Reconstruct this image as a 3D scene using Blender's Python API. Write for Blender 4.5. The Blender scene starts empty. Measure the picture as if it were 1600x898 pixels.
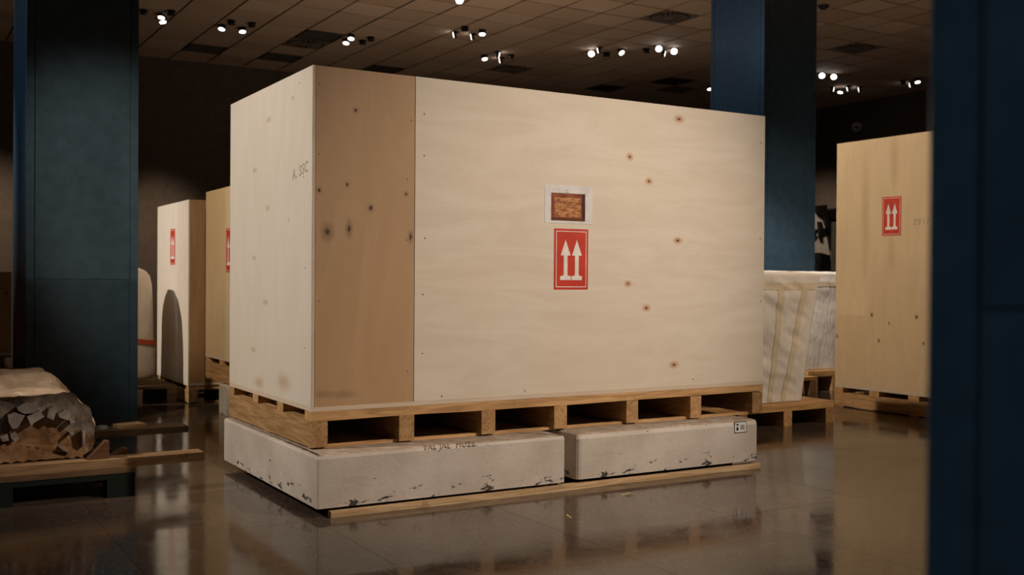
import bpy, bmesh, math, random
from mathutils import Vector, Matrix, noise
random.seed(7)
scene = bpy.context.scene
C = scene.collection

# ------------------------------------------------------------------ camera, world, lights, exposure
CAM = Vector((-1.8336, -5.0072, 1.1531))
YAW, PITCH, ROLL, FPX = 0.536980, -0.008154, 0.006599, 1660.62
def cam_axes():
    f = Vector((math.sin(YAW)*math.cos(PITCH), math.cos(YAW)*math.cos(PITCH), math.sin(PITCH)))
    r = Vector((math.cos(YAW), -math.sin(YAW), 0)); u = r.cross(f)
    return r*math.cos(ROLL)+u*math.sin(ROLL), -r*math.sin(ROLL)+u*math.cos(ROLL), f
CR, CU, CF = cam_axes()
cd = bpy.data.cameras.new('camera'); cam = bpy.data.objects.new('camera', cd); C.objects.link(cam)
m = Matrix.Identity(4)
for i in range(3): m[i][0], m[i][1], m[i][2], m[i][3] = CR[i], CU[i], -CF[i], CAM[i]
cam.matrix_world = m
cd.sensor_width = 36; cd.lens = 36*FPX/1600; cd.clip_start = 0.05
cd.dof.use_dof = True; cd.dof.focus_distance = 5.8; cd.dof.aperture_fstop = 2.8
scene.camera = cam
w = bpy.data.worlds.new('world'); scene.world = w; w.use_nodes = True
w.node_tree.nodes['Background'].inputs[0].default_value = (0.010, 0.008, 0.007, 1)
w.node_tree.nodes['Background'].inputs[1].default_value = 0.0
vs = scene.view_settings
vs.view_transform = 'Standard'; vs.look = 'None'; vs.exposure = 0.0; vs.gamma = 1; vs.use_curve_mapping = False
scene.cycles.use_denoising = True
scene.cycles.sample_clamp_indirect = 3.0
scene.cycles.max_bounces = 6

def spot(name, loc, aim, power, angle, blend=0.6, col=(1, .84, .66), r=0.06):
    d = bpy.data.lights.new(name, 'SPOT'); d.energy = power; d.spot_size = math.radians(angle)
    d.spot_blend = blend; d.color = col; d.shadow_soft_size = r
    o = bpy.data.objects.new(name, d); C.objects.link(o); o.location = loc
    o.rotation_euler = (Vector(aim)-Vector(loc)).to_track_quat('-Z', 'Y').to_euler()
    return o
WARM = (1, .80, .60); NEUT = (1, .88, .74)
spot('spot_front', (4.0, -4.5, 4.7), (1.35, 0, .8), 1480, 43, 1, (1, .86, .74), .08)
spot('spot_end', (-5.2, 1.2, 4.7), (0, .75, 1.35), 1400, 36, .9, (1, .89, .78), .08)
spot('spot_statue', (-4.4, 6.4, 4.7), (.56, 5.4, 1.1), 1500, 29, .8, (1, .9, .8), .05)
spot('spot_crate_b', (-3.0, 1.2, 4.7), (.66, 4.1, 1.2), 900, 30, .8, WARM, .08)
spot('spot_crate_a_front', (-.5, -.4, 4.7), (.68, 4.75, 1.2), 460, 18, .9, WARM, .08)
spot('spot_wraps', (3.2, 1.6, 4.7), (6.6, 3.5, 1.05), 1800, 29, .8, (1, .87, .73), .06)
spot('spot_wrap_front', (5.6, -3.0, 4.7), (4.4, 1.2, 1.0), 800, 26, .8, WARM, .08)
spot('spot_crate_right', (1.4, 3.3, 4.7), (5.75, 1.6, 1.9), 900, 62, 1, (1, .84, .68), .08)
spot('spot_stone', (-1.6, .75, 4.7), (-1.2, 1.45, .5), 66, 34, .9, WARM, .08)
spot('spot_floor', (0.2, -3.0, 4.7), (.9, -1.6, 0), 100, 90, 1, WARM, .1)
spot('spot_floor_right', (4.5, -1.0, 4.7), (4.5, -.6, 0), 20, 80, 1, WARM, .1)
spot('spot_machine', (9.0, 5.0, 4.7), (11.2, 7.0, 1.5), 300, 50, .9, (1, .86, .72), .1)
spot('spot_wall_right', (12.0, 10.5, 4.6), (15.3, 11.0, 1.0), 420, 60, .9, WARM, .1)
spot('spot_wall_back', (2.2, 11.2, 4.6), (2.1, 13.3, .5), 420, 50, 1, WARM, .1)
spot('spot_wall_back_left', (-.6, 11.0, 4.6), (-.3, 13.3, 1.0), 420, 50, 1, WARM, .1)
spot('spot_pillar', (3.0, 6.5, 4.7), (6.84, 4.4, 3.4), 130, 60, .9, (.3, .66, 1), .08)
spot('spot_pillar_front', (5.2, -.2, 4.7), (7.3, 3.97, 1.2), 320, 34, 1, (1, .88, .76), .08)
spot('spot_near_pillar', (-6.0, -4.0, 4.7), (-.86, -4.7, 1.1), 230, 40, 1, (.72, .88, 1), .1)
spot('spot_left_pillar_side', (-4.5, 4.2, 4.7), (-.86, 4.4, 2.7), 230, 34, 1, (.5, .78, 1), .1)
spot('spot_left_pillar', (-2.6, -1.4, 4.7), (-.44, 3.97, 2.3), 5, 34, 1, (.85, .93, 1), .1)
spot('bounce_fill_rear', (4.2, 5.6, .5), (4.4, 7.2, 4.8), 230, 130, 1, (1, .74, .52), .25)      # unseen fill lamps added behind the crates, turned up for ceiling bounce
spot('bounce_fill_right', (9.4, 2.4, .5), (9.4, 4.4, 4.8), 85, 130, 1, (1, .74, .52), .25)
spot('bounce_fill_camera_side', (-4.2, -6.5, .8), (-4.0, -6.1, 4.8), 300, 100, 1, (1, .84, .66), .25)  # added fill behind the camera, raises the ambient level off the ceiling
spot('bounce_fill_front', (3.5, -7.0, .8), (3.4, -6.6, 4.8), 260, 100, 1, (1, .84, .66), .25)  # added the same way, outside the view to the right

# ------------------------------------------------------------------ helpers
def prop(o, label=None, cat=None, group=None, kind=None):
    if label: o['label'] = label
    if cat: o['category'] = cat
    if group: o['group'] = group
    if kind: o['kind'] = kind
    return o
def thing(name, label, cat, loc=(0, 0, 0), rz=0, group=None):
    o = bpy.data.objects.new(name, None); C.objects.link(o); o.empty_display_size = .1
    o.location = loc; o.rotation_euler = (0, 0, rz)
    return prop(o, label, cat, group)
def link(name, me, parent=None, loc=None, rot=None):
    o = bpy.data.objects.new(name, me); C.objects.link(o)
    if parent: o.parent = parent
    if loc is not None: o.location = loc
    if rot is not None: o.rotation_euler = rot
    return o
def box(bm, x0, x1, y0, y1, z0, z1, bevel=0):
    vs_ = [bm.verts.new(p) for p in ((x0,y0,z0),(x1,y0,z0),(x1,y1,z0),(x0,y1,z0),(x0,y0,z1),(x1,y0,z1),(x1,y1,z1),(x0,y1,z1))]
    fs = [bm.faces.new([vs_[i] for i in q]) for q in ((3,2,1,0),(4,5,6,7),(0,1,5,4),(1,2,6,5),(2,3,7,6),(3,0,4,7))]
    if bevel:
        es = set(e for f in fs for e in f.edges)
        bmesh.ops.bevel(bm, geom=list(es), offset=bevel, segments=1, affect='EDGES')
def cyl(bm, p0, p1, r0, r1=None, n=16, caps=True):
    r1 = r0 if r1 is None else r1
    p0, p1 = Vector(p0), Vector(p1); d = (p1-p0).normalized()
    a = d.orthogonal().normalized(); b = d.cross(a)
    R0 = [bm.verts.new(p0+r0*(a*math.cos(t)+b*math.sin(t))) for t in [2*math.pi*i/n for i in range(n)]]
    R1 = [bm.verts.new(p1+r1*(a*math.cos(t)+b*math.sin(t))) for t in [2*math.pi*i/n for i in range(n)]]
    for i in range(n): bm.faces.new((R0[i], R0[(i+1) % n], R1[(i+1) % n], R1[i]))
    if caps: bm.faces.new(R0[::-1]); bm.faces.new(R1)
def prism(bm, pts, axis, a, b):
    """polygon in the two other axes, extruded along axis from a to b"""
    def P(p, t): return {'y': (p[0], t, p[1]), 'x': (t, p[0], p[1]), 'z': (p[0], p[1], t)}[axis]
    A = [bm.verts.new(P(p, a)) for p in pts]; B = [bm.verts.new(P(p, b)) for p in pts]
    bm.faces.new(A); bm.faces.new(B[::-1]); n = len(pts)
    for i in range(n): bm.faces.new((A[i], B[i], B[(i+1) % n], A[(i+1) % n]))
def mesh(name, bm, mat, smooth=False):
    bmesh.ops.recalc_face_normals(bm, faces=bm.faces)
    me = bpy.data.meshes.new(name); bm.to_mesh(me); bm.free()
    if mat: me.materials.append(mat)
    if smooth:
        for p in me.polygons: p.use_smooth = True
    return me
def part(name, parent, mat, *boxes, bevel=0, label=None):
    bm = bmesh.new()
    for b in boxes: box(bm, *b, bevel=bevel)
    o = link(name, mesh(name, bm, mat), parent)
    if label: o['label'] = label
    return o
def part_bm(name, bm, mat, parent=None, smooth=False, label=None):
    o = link(name, mesh(name, bm, mat, smooth), parent)
    if label: o['label'] = label
    return o

# ------------------------------------------------------------------ materials
class NT:
    def __init__(s, name):
        s.m = bpy.data.materials.new(name); s.m.use_nodes = True; s.t = s.m.node_tree
        s.b = s.t.nodes['Principled BSDF']; s.oc = s.t.nodes.new('ShaderNodeTexCoord').outputs['Object']
    def n(s, typ, **kw):
        x = s.t.nodes.new('ShaderNode'+typ)
        for k, v in kw.items(): setattr(x, k, v)
        return x
    def l(s, a, b): s.t.links.new(a, b)
    def sock(s, v, inp):
        if hasattr(v, 'is_linked'): s.l(v, inp)
        else: inp.default_value = v
    def mapping(s, scale=(1,1,1), loc=(0,0,0), rot=(0,0,0), src=None):
        x = s.n('Mapping'); s.l(src or s.oc, x.inputs[0]); x.inputs['Scale'].default_value = scale
        x.inputs['Location'].default_value = loc; x.inputs['Rotation'].default_value = rot
        return x.outputs[0]
    def noise(s, vec, scale=5, detail=4, rough=.55, dist=0):
        x = s.n('TexNoise'); s.l(vec, x.inputs['Vector']); x.inputs['Scale'].default_value = scale
        x.inputs['Detail'].default_value = detail; x.inputs['Roughness'].default_value = rough; x.inputs['Distortion'].default_value = dist
        return x.outputs['Fac']
    def ramp(s, fac, a, b, lo=0., hi=1.):
        x = s.n('MapRange', interpolation_type='SMOOTHSTEP'); s.l(fac, x.inputs[0])
        x.inputs[1].default_value = a; x.inputs[2].default_value = b; x.inputs[3].default_value = lo; x.inputs[4].default_value = hi
        return x.outputs[0]
    def mix(s, fac, a, b, mode='MIX'):
        x = s.n('Mix', data_type='RGBA', blend_type=mode)
        s.sock(fac, x.inputs[0]); s.sock(a, x.inputs[6]); s.sock(b, x.inputs[7]); return x.outputs[2]
    def math(s, op, a, b=0.):
        x = s.n('Math', operation=op); s.sock(a, x.inputs[0]); s.sock(b, x.inputs[1]); return x.outputs[0]
    def bump(s, h, strength=.2, dist=.01):
        x = s.n('Bump'); x.inputs['Strength'].default_value = strength; x.inputs['Distance'].default_value = dist
        s.l(h, x.inputs['Height']); s.l(x.outputs[0], s.b.inputs['Normal'])
    def done(s, col, rough=.6, spec=.5, metal=0):
        s.sock(col, s.b.inputs['Base Color']); s.sock(rough, s.b.inputs['Roughness'])
        s.b.inputs['Specular IOR Level'].default_value = spec; s.b.inputs['Metallic'].default_value = metal
        return s.m
def rgb(r, g, b): return (r, g, b, 1)
def plain(name, col, rough=.6, spec=.5, metal=0, em=None):
    t = NT(name)
    v = t.noise(t.mapping((3, 3, 3)), 4, 3)
    c = t.mix(t.ramp(v, .3, .7), rgb(*[k*.88 for k in col]), rgb(*[min(1, k*1.08) for k in col]))
    m_ = t.done(c, rough, spec, metal)
    if em:
        t.b.inputs['Emission Color'].default_value = rgb(*em[:3]); t.b.inputs['Emission Strength'].default_value = em[3]
    return m_

def plywood(name, base, axis='x', face='xz', knots=(), grain=.10):
    """rotary cut veneer; axis = grain direction; knots = (u, v, ru, rv, kind)"""
    t = NT(name)
    sc = {'x': (.8, 4, 4), 'z': (4, 4, .8), 'y': (4, .8, 4)}[axis]
    g = t.noise(t.mapping(sc), 1.6, 5, .62, 1.6)
    fine = t.noise(t.mapping(tuple(k*6 for k in sc)), 4, 3)
    big = t.noise(t.mapping((1, 1, 1)), 1.1, 2)
    dk = rgb(base[0]*(1-grain*2.2), base[1]*(1-grain*2.8), base[2]*(1-grain*3.6)); lt = rgb(*[min(1, k*(1+grain*.6)) for k in base])
    c = t.mix(t.ramp(g, .32, .66), dk, lt)
    c = t.mix(t.ramp(fine, .35, .75, 0, .18), c, dk)
    c = t.mix(t.ramp(big, .35, .7, 0, .35), c, rgb(base[0], base[1]*.95, base[2]*.86))
    sep = t.n('SeparateXYZ'); t.l(t.oc, sep.inputs[0])
    iu, iv = 'xyz'.index(face[0]), 'xyz'.index(face[1])
    wob = t.noise(t.mapping((14, 14, 14)), 3, 2)
    for (u, v, ru, rv, kind) in knots:
        du = t.math('MULTIPLY', t.math('SUBTRACT', sep.outputs[iu], u), 1/ru)
        dv = t.math('MULTIPLY', t.math('SUBTRACT', sep.outputs[iv], v), 1/rv)
        d = t.math('SQRT', t.math('ADD', t.math('MULTIPLY', du, du), t.math('MULTIPLY', dv, dv)))
        d = t.math('ADD', d, t.math('MULTIPLY', t.math('SUBTRACT', wob, .5), .8))
        if kind == 'orange':
            c = t.mix(t.ramp(d, .5, 2.6, .75, 0), c, rgb(.44, .19, .06)); c = t.mix(t.ramp(d, .25, .75, .95, 0), c, rgb(.10, .03, .01))
        elif kind == 'pale':
            c = t.mix(t.ramp(d, .2, 2.0, .55, 0), c, rgb(.40, .26, .12))
        elif kind == 'eye':
            c = t.mix(t.ramp(d, .8, 2.2, .45, 0), c, rgb(.12, .06, .025)); c = t.mix(t.ramp(d, .3, .8, .9, 0), c, rgb(.035, .015, .006))
        elif kind == 'dark':
            c = t.mix(t.ramp(d, .6, 2.4, .4, 0), c, rgb(.14, .07, .03)); c = t.mix(t.ramp(d, .4, 1., .95, 0), c, rgb(.03, .012, .006))
        elif kind == 'smudge':
            c = t.mix(t.ramp(d, .0, 1.6, .45, 0), c, rgb(.16, .09, .045))
        elif kind == 'faint':
            c = t.mix(t.ramp(d, .0, 1.8, .22, 0), c, rgb(.16, .09, .045))
        elif kind == 'stain':
            c = t.mix(t.ramp(d, .0, 1.6, .55, 0), c, rgb(.42, .22, .08))
        else:  # nail
            c = t.mix(t.ramp(d, .5, 1.1, .8, 0), c, rgb(.06, .035, .02))
    t.bump(t.math('ADD', g, t.math('MULTIPLY', fine, .4)), .06, .004)
    return t.done(c, .58, .35)

def timber(name, base, axis='x'):
    t = NT(name)
    sc = {'x': (.8, 10, 10), 'y': (10, .8, 10), 'z': (10, 10, .8)}[axis]
    rnd = t.n('ObjectInfo').outputs['Random']
    off = t.n('VectorMath', operation='ADD'); t.l(t.oc, off.inputs[0])
    cmb = t.n('CombineXYZ')
    for i in range(3): t.l(t.math('MULTIPLY', rnd, 7.3+i), cmb.inputs[i])
    t.l(cmb.outputs[0], off.inputs[1])
    g = t.noise(t.mapping(sc, src=off.outputs[0]), 3, 5, .65, 1.2)
    sp = t.noise(t.mapping((1, 1, 1), src=off.outputs[0]), 9, 3)
    c = t.mix(t.ramp(g, .3, .7), rgb(base[0]*.55, base[1]*.5, base[2]*.42), rgb(*base))
    c = t.mix(t.ramp(sp, .62, .75, 0, .45), c, rgb(base[0]*.3, base[1]*.26, base[2]*.2))
    v = t.math('ADD', t.math('MULTIPLY', rnd, .35), .8)
    mul = t.n('VectorMath', operation='SCALE'); t.l(c, mul.inputs[0]); t.l(v, mul.inputs['Scale'])
    t.bump(g, .15, .004)
    return t.done(mul.outputs[0], .7, .3)

def concrete_paint():
    t = NT('painted_concrete')
    a = t.noise(t.mapping((1, 1, 1)), 3, 5, .6); b = t.noise(t.mapping((1, 1, 1)), 40, 3)
    c = t.mix(t.ramp(a, .3, .7), rgb(.46, .39, .32), rgb(.58, .51, .43))
    c = t.mix(t.ramp(b, .55, .75, 0, .3), c, rgb(.34, .27, .21))
    sep = t.n('SeparateXYZ'); t.l(t.oc, sep.inputs[0])
    low = t.ramp(sep.outputs[2], .01, .14, .10, 0.)      # more chips lost along the lower edge
    ch = t.math('ADD', t.noise(t.mapping((1.0, 1.0, 2.6)), 9, 5, .7, .4), low)
    c = t.mix(t.ramp(ch, .685, .70, 0, .95), c, rgb(.035, .024, .017))
    sm = t.noise(t.mapping((1, 1, 1)), 24, 4, .7)
    c = t.mix(t.ramp(sm, .70, .72, 0, .7), c, rgb(.10, .07, .05))
    geo = t.n('NewGeometry'); sn = t.n('SeparateXYZ'); t.l(geo.outputs['Normal'], sn.inputs[0])
    dust = t.math('MULTIPLY', t.ramp(sn.outputs[2], .85, .95), t.ramp(t.noise(t.mapping((1, 1, 1)), 14, 4, .7), .3, .6, .35, .95))
    c = t.mix(dust, c, rgb(.27, .20, .14))                # dirt lying on the top
    t.bump(t.math('ADD', b, t.math('MULTIPLY', ch, -1.)), .25, .006)
    return t.done(c, .62, .35)

def granite():
    t = NT('polished_granite')
    rnd = t.n('ObjectInfo').outputs['Random']
    geo = t.n('NewGeometry').outputs['Position']
    a = t.noise(t.mapping((1, 1, 1), src=geo), 1.6, 5, .6, .5); s = t.noise(t.mapping((1, 1, 1), src=geo), 55, 3, .7)
    str_ = t.noise(t.mapping((1.2, 6, 1), rot=(0, 0, .5), src=geo), 2.5, 5, .6, 1)
    c = t.mix(t.ramp(a, .3, .7), rgb(.040, .027, .019), rgb(.066, .046, .033))
    c = t.mix(t.ramp(s, .5, .68, 0, .75), c, rgb(.17, .132, .10)); c = t.mix(t.ramp(s, .3, .46, .55, 0), c, rgb(.025, .018, .014))
    c = t.mix(t.ramp(str_, .55, .8, 0, .45), c, rgb(.036, .027, .02))
    v = t.n('VectorMath', operation='SCALE'); t.l(c, v.inputs[0]); t.l(t.math('ADD', t.math('MULTIPLY', rnd, .3), .85), v.inputs['Scale'])
    r = t.ramp(t.noise(t.mapping((1, 1, 1), src=geo), 2.2, 5, .65), .28, .75, .06, .19)
    t.bump(t.noise(t.mapping((1, 3, 1), src=geo), 3.5, 2), .012, .02)
    return t.done(v.outputs[0], r, .42)

def tile_mat():
    t = NT('ceiling_tile_board')
    rnd = t.n('ObjectInfo').outputs['Random']
    f = t.noise(t.mapping((1, 1, 1)), 60, 2)
    c = t.mix(rnd, rgb(.44, .32, .235), rgb(.56, .43, .33)); c = t.mix(t.ramp(f, .45, .7, 0, .15), c, rgb(.25, .19, .14))
    return t.done(c, .85, .2)

def plaster():
    t = NT('old_plaster')
    a = t.noise(t.mapping((1, 1, 1)), 6, 6, .65); b = t.noise(t.mapping((1, 1, 1)), 30, 4, .7)
    c = t.mix(t.ramp(a, .3, .7), rgb(.36, .25, .16), rgb(.52, .39, .27)); c = t.mix(t.ramp(b, .58, .75, 0, .6), c, rgb(.20, .13, .08))
    c = t.mix(t.ramp(t.noise(t.mapping((2, .8, 2)), 4, 3), .60, .7, 0, .6), c, rgb(.62, .54, .45))
    t.bump(t.math('ADD', a, b), .6, .02)
    return t.done(c, .9, .2)
def rubble():
    t = NT('rubble_mortar')
    a = t.noise(t.mapping((1, 1, 1)), 9, 6, .6); b = t.noise(t.mapping((1, 1, 1)), 26, 3, .6)
    earth = t.mix(t.ramp(a, .3, .7), rgb(.13, .062, .028), rgb(.30, .165, .08))
    mortar = t.mix(t.ramp(a, .3, .7), rgb(.17, .13, .10), rgb(.34, .275, .22))
    sep = t.n('SeparateXYZ'); t.l(t.oc, sep.inputs[0])
    h = t.math('ADD', sep.outputs[2], t.math('MULTIPLY', t.math('ABSOLUTE', t.math('SUBTRACT', sep.outputs[0], -1.12)), .35))
    h = t.math('ADD', h, t.math('MULTIPLY', t.math('SUBTRACT', a, .5), .12))
    c = t.mix(t.ramp(h, .17, .23), earth, mortar)              # earth core inside a mortar crust
    c = t.mix(t.ramp(b, .62, .72, 0, .6), c, rgb(.42, .36, .29)); c = t.mix(t.ramp(b, .28, .4, .6, 0), c, rgb(.05, .03, .018))
    t.bump(t.math('ADD', a, t.math('MULTIPLY', b, .5)), .5, .02)
    return t.done(c, .95, .15)
def cloth(name, base):
    t = NT(name)
    t.b.inputs['Sheen Weight'].default_value = .0
    a = t.noise(t.mapping((1, 1, 1)), 5, 4); b = t.noise(t.mapping((4, 4, 1.4)), 7, 4, .6, .6)
    c = t.mix(t.ramp(a, .3, .7), rgb(*[k*.86 for k in base]), rgb(*base))
    t.bump(b, .35, .02)
    return t.done(c, .5, .4)

M = {}
M['wood'] = timber('pallet_timber_x', (.56, .33, .145), 'x'); M['woody'] = timber('pallet_timber_y', (.50, .295, .13), 'y')
M['woodd'] = timber('weathered_timber', (.16, .095, .05), 'x'); M['woodl'] = timber('pale_timber', (.70, .48, .27), 'x')
M['beam'] = timber('beam_timber', (.36, .22, .11), 'x'); M['woodr'] = timber('red_brown_timber', (.17, .08, .035), 'x')
M['green'] = plain('dark_green_paint', (.006, .010, .007), .7, .2)
M['conc'] = concrete_paint(); M['granite'] = granite(); M['tile'] = tile_mat()
M['dark'] = plain('dark_void', (.012, .010, .009), .9, .1)
M['wall'] = plain('brown_wall_paint', (.125, .095, .075), .85, .2)
M['joint'] = plain('floor_joint', (.05, .04, .032), .8, .2)
M['ply_end'] = plywood('ply_end_grain', (.62, .50, .38), 'x', 'xz', (), .04)
M['red'] = plain('red_print', (.52, .035, .012), .5, .4); M['white'] = plain('white_print', (.74, .68, .60), .55, .4)
M['paper'] = plain('white_paper', (.66, .63, .60), .6, .3); M['ink'] = plain('black_ink', (.02, .016, .014), .6, .3)
M['pencil'] = plain('pencil_mark', (.36, .29, .22), .8, .2)
M['brown_ink'] = plain('brown_ink', (.20, .14, .09), .8, .2); M['black'] = plain('black_metal', (.008, .007, .006), .45, .4)
M['vent'] = plain('dark_vent_metal', (.022, .018, .015), .6, .3); M['vent2'] = plain('vent_grey', (.075, .062, .05), .6, .3)
M['plate'] = plain('vent_plate', (.17, .13, .10), .7, .3); M['swirl'] = plain('vent_swirl', (.15, .12, .10), .6, .3)
M['lens'] = plain('lit_lens', (1, .95, .85), .4, .4, 0, (1, .93, .84, 9.0)); M['lens_hot'] = plain('bright_lens', (1, 1, 1), .4, .4, 0, (1, .97, .95, 16.0))
M['lens_off'] = plain('unlit_lens', (.03, .03, .03), .15, .6)
M['blue'] = plain('blue_grey_gloss_paint', (.036, .065, .094), .25, .4)
M['cloth'] = cloth('white_wrapping', (.72, .67, .615)); M['tape'] = cloth('masking_tape', (.66, .56, .41))
M['cloth2'] = cloth('cream_wrapping', (.62, .54, .45))
M['strap'] = plain('orange_strap', (.42, .06, .015), .5)
M['plaster'] = plaster(); M['rubble'] = rubble(); M['marble'] = plain('grey_marble', (.27, .225, .19), .6, .3)
M['mwhite'] = plain('white_machine_paint', (.70, .60, .50), .4, .5)
M['grey'] = plain('grey_plastic', (.30, .28, .26), .5, .4)
M['straw'] = plain('straw', (.6, .42, .18), .7)
M['plastic'] = plain('pale_plastic', (.45, .5, .5), .3)

# ------------------------------------------------------------------ room shell
X0, X1, Y0, Y1, H = -8.0, 15.3, -9.0, 13.3, 4.8
def struct(name, mat, *boxes):
    o = part(name, None, mat, *boxes); o['kind'] = 'structure'; return o
floor = struct('floor', M['joint'], (X0, X1, Y0, Y1, -.12, -.0045))
ceiling = struct('ceiling', M['dark'], (X0, X1, Y0, Y1, H+.03, H+.15))
struct('wall_back', M['wall'], (X0-.2, X1+.2, Y1, Y1+.2, -.12, H+.15))
struct('wall_right', M['wall'], (X1, X1+.2, Y0, Y1, -.12, H+.15))
struct('wall_left', M['wall'], (X0-.2, X0, Y0, Y1, -.12, H+.15))
struct('wall_front', M['wall'], (X0-.2, X1+.2, Y0-.2, Y0, -.12, H+.15))

def project(p):
    d = Vector(p)-CAM; z = d.dot(CF)
    if z < .2: return None
    return 800+FPX*d.dot(CR)/z, 449-FPX*d.dot(CU)/z, z
def in_view(p, mx=60, my=60):
    q = project(p)
    return q and -mx < q[0] < 1600+mx and -my < q[1] < 898+my
def pieces(parent, name, S, px, py, z0, z1, gap, mat, skip=(), tilt=0.0, limit=290):
    cells = []
    i0, i1 = math.floor((X0-px)/S), math.ceil((X1-px)/S); j0, j1 = math.floor((Y0-py)/S), math.ceil((Y1-py)/S)
    for i in range(i0, i1):
        for j in range(j0, j1):
            if (i, j) in skip: continue
            a, b, c, d = px+i*S, px+(i+1)*S, py+j*S, py+(j+1)*S
            a, b, c, d = max(a, X0), min(b, X1), max(c, Y0), min(d, Y1)
            if b-a < .05 or d-c < .05: continue
            full = abs(b-a-S) < 1e-6 and abs(d-c-S) < 1e-6
            cx, cy = (a+b)/2, (c+d)/2
            q = project((cx, cy, z0)); vis = full and in_view((cx, cy, z0))
            cells.append(((q[2] if vis else 1e9), a, b, c, d, cx, cy, vis))
    cells.sort()
    bm = bmesh.new(); h = S/2-gap/2
    box(bm, -h, h, -h, h, 0, z1-z0); me = mesh(name, bm, mat)
    rest = bmesh.new(); n = 0
    for q, a, b, c, d, cx, cy, vis in cells:
        if vis and n < limit:
            n += 1
            link(name, me, parent, (cx, cy, z0), (random.gauss(0, tilt), random.gauss(0, tilt), 0))
        else:
            box(rest, a+gap/2, b-gap/2, c+gap/2, d-gap/2, z0, z1)
    o = part_bm(name, rest, mat, parent); o['kind'] = 'stuff'
FS = .9
pieces(floor, 'floor_slab', FS, -.95, -.20, -.0045, 0, .0016, M['granite'], tilt=.0004)
TS = .62; TX, TY = 3.88-TS/2, 10.95-TS/2
def tile_of(x, y): return (math.floor((x-TX)/TS), math.floor((y-TY)/TS))
def tile_c(ij): return (TX+(ij[0]+.5)*TS, TY+(ij[1]+.5)*TS)
DIFF = [(3.88, 10.95, 'square swirl air diffuser above the left end of the large crate'), (7.6, 10.95, 'square swirl air diffuser just above the large crate top edge, centre left'),
        (11.32, 10.95, 'small looking swirl air diffuser above the right end of the large crate'), (7.6, 6.6, 'largest swirl air diffuser, beside the middle pillar at the top edge'),
        (11.32, 6.6, 'swirl air diffuser in the ceiling right of the middle pillar')]
VENT = [(2.64, 12.19, 'dark ceiling grille farthest left, near the left pillar'), (3.88, 12.19, 'dark ceiling grille just above the corner of the large crate'),
        (5.74, 12.19, 'dark ceiling grille partly cut by the top edge of the large crate'), (3.88, 10.33, 'dark ceiling grille touching the leftmost swirl diffuser'),
        (10.08, 11.57, 'dark ceiling grille above the large crate, left of two near its right end'), (10.7, 10.33, 'dark ceiling grille near the smallest swirl diffuser above the crate')]
skip = set(tile_of(x, y) for x, y, _ in DIFF+VENT)
pieces(ceiling, 'ceiling_tile', TS, TX, TY, H, H+.006, .026, M['tile'], skip, tilt=.003)

# ------------------------------------------------------------------ ceiling fittings
def diffuser(x, y, label):
    x, y = tile_c(tile_of(x, y)); t = thing('air_diffuser', label, 'air vent', (x, y, H), 0, 'swirl diffusers in the ceiling')
    s = TS/2-.008
    part('plate', t, M['plate'], (-s, s, -s, s, .0, .03))
    bm = bmesh.new(); cyl(bm, (0, 0, -.004), (0, 0, 0), .285, .285, 32); part_bm('dish', bm, M['vent'], t)
    bm = bmesh.new()
    for k in range(20):
        a = 2*math.pi*k/20; ca, sa = math.cos(a), math.sin(a)
        pts = [(.10, -.008), (.26, -.022), (.26, .022), (.10, .008)]
        prism(bm, [(u*ca-v*sa, u*sa+v*ca) for u, v in pts], 'z', -.014, -.004)
    part_bm('swirl_vanes', bm, M['swirl'], t)
    bm = bmesh.new(); cyl(bm, (0, 0, -.016), (0, 0, -.004), .075, .085, 20); part_bm('hub', bm, M['swirl'], t)
for d in DIFF: diffuser(*d)
def grille(x, y, label):
    x, y = tile_c(tile_of(x, y)); t = thing('ceiling_grille', label, 'air vent', (x, y, H), 0, 'dark return air grilles')
    s = TS/2-.008
    part('frame', t, M['vent'], (-s, s, -s, -s+.03, 0, .03), (-s, s, s-.03, s, 0, .03), (-s, -s+.03, -s+.03, s-.03, 0, .03), (s-.03, s, -s+.03, s-.03, 0, .03))
    bm = bmesh.new(); box(bm, -s+.03, s-.03, -.012, .012, .004, .024); me = mesh('slat', bm, M['vent'])
    for k in range(13): link('slat', me, t, (0, -s+.06+k*(2*s-.12)/12, 0), (.5, 0, 0))
for d in VENT: grille(*d)

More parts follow.
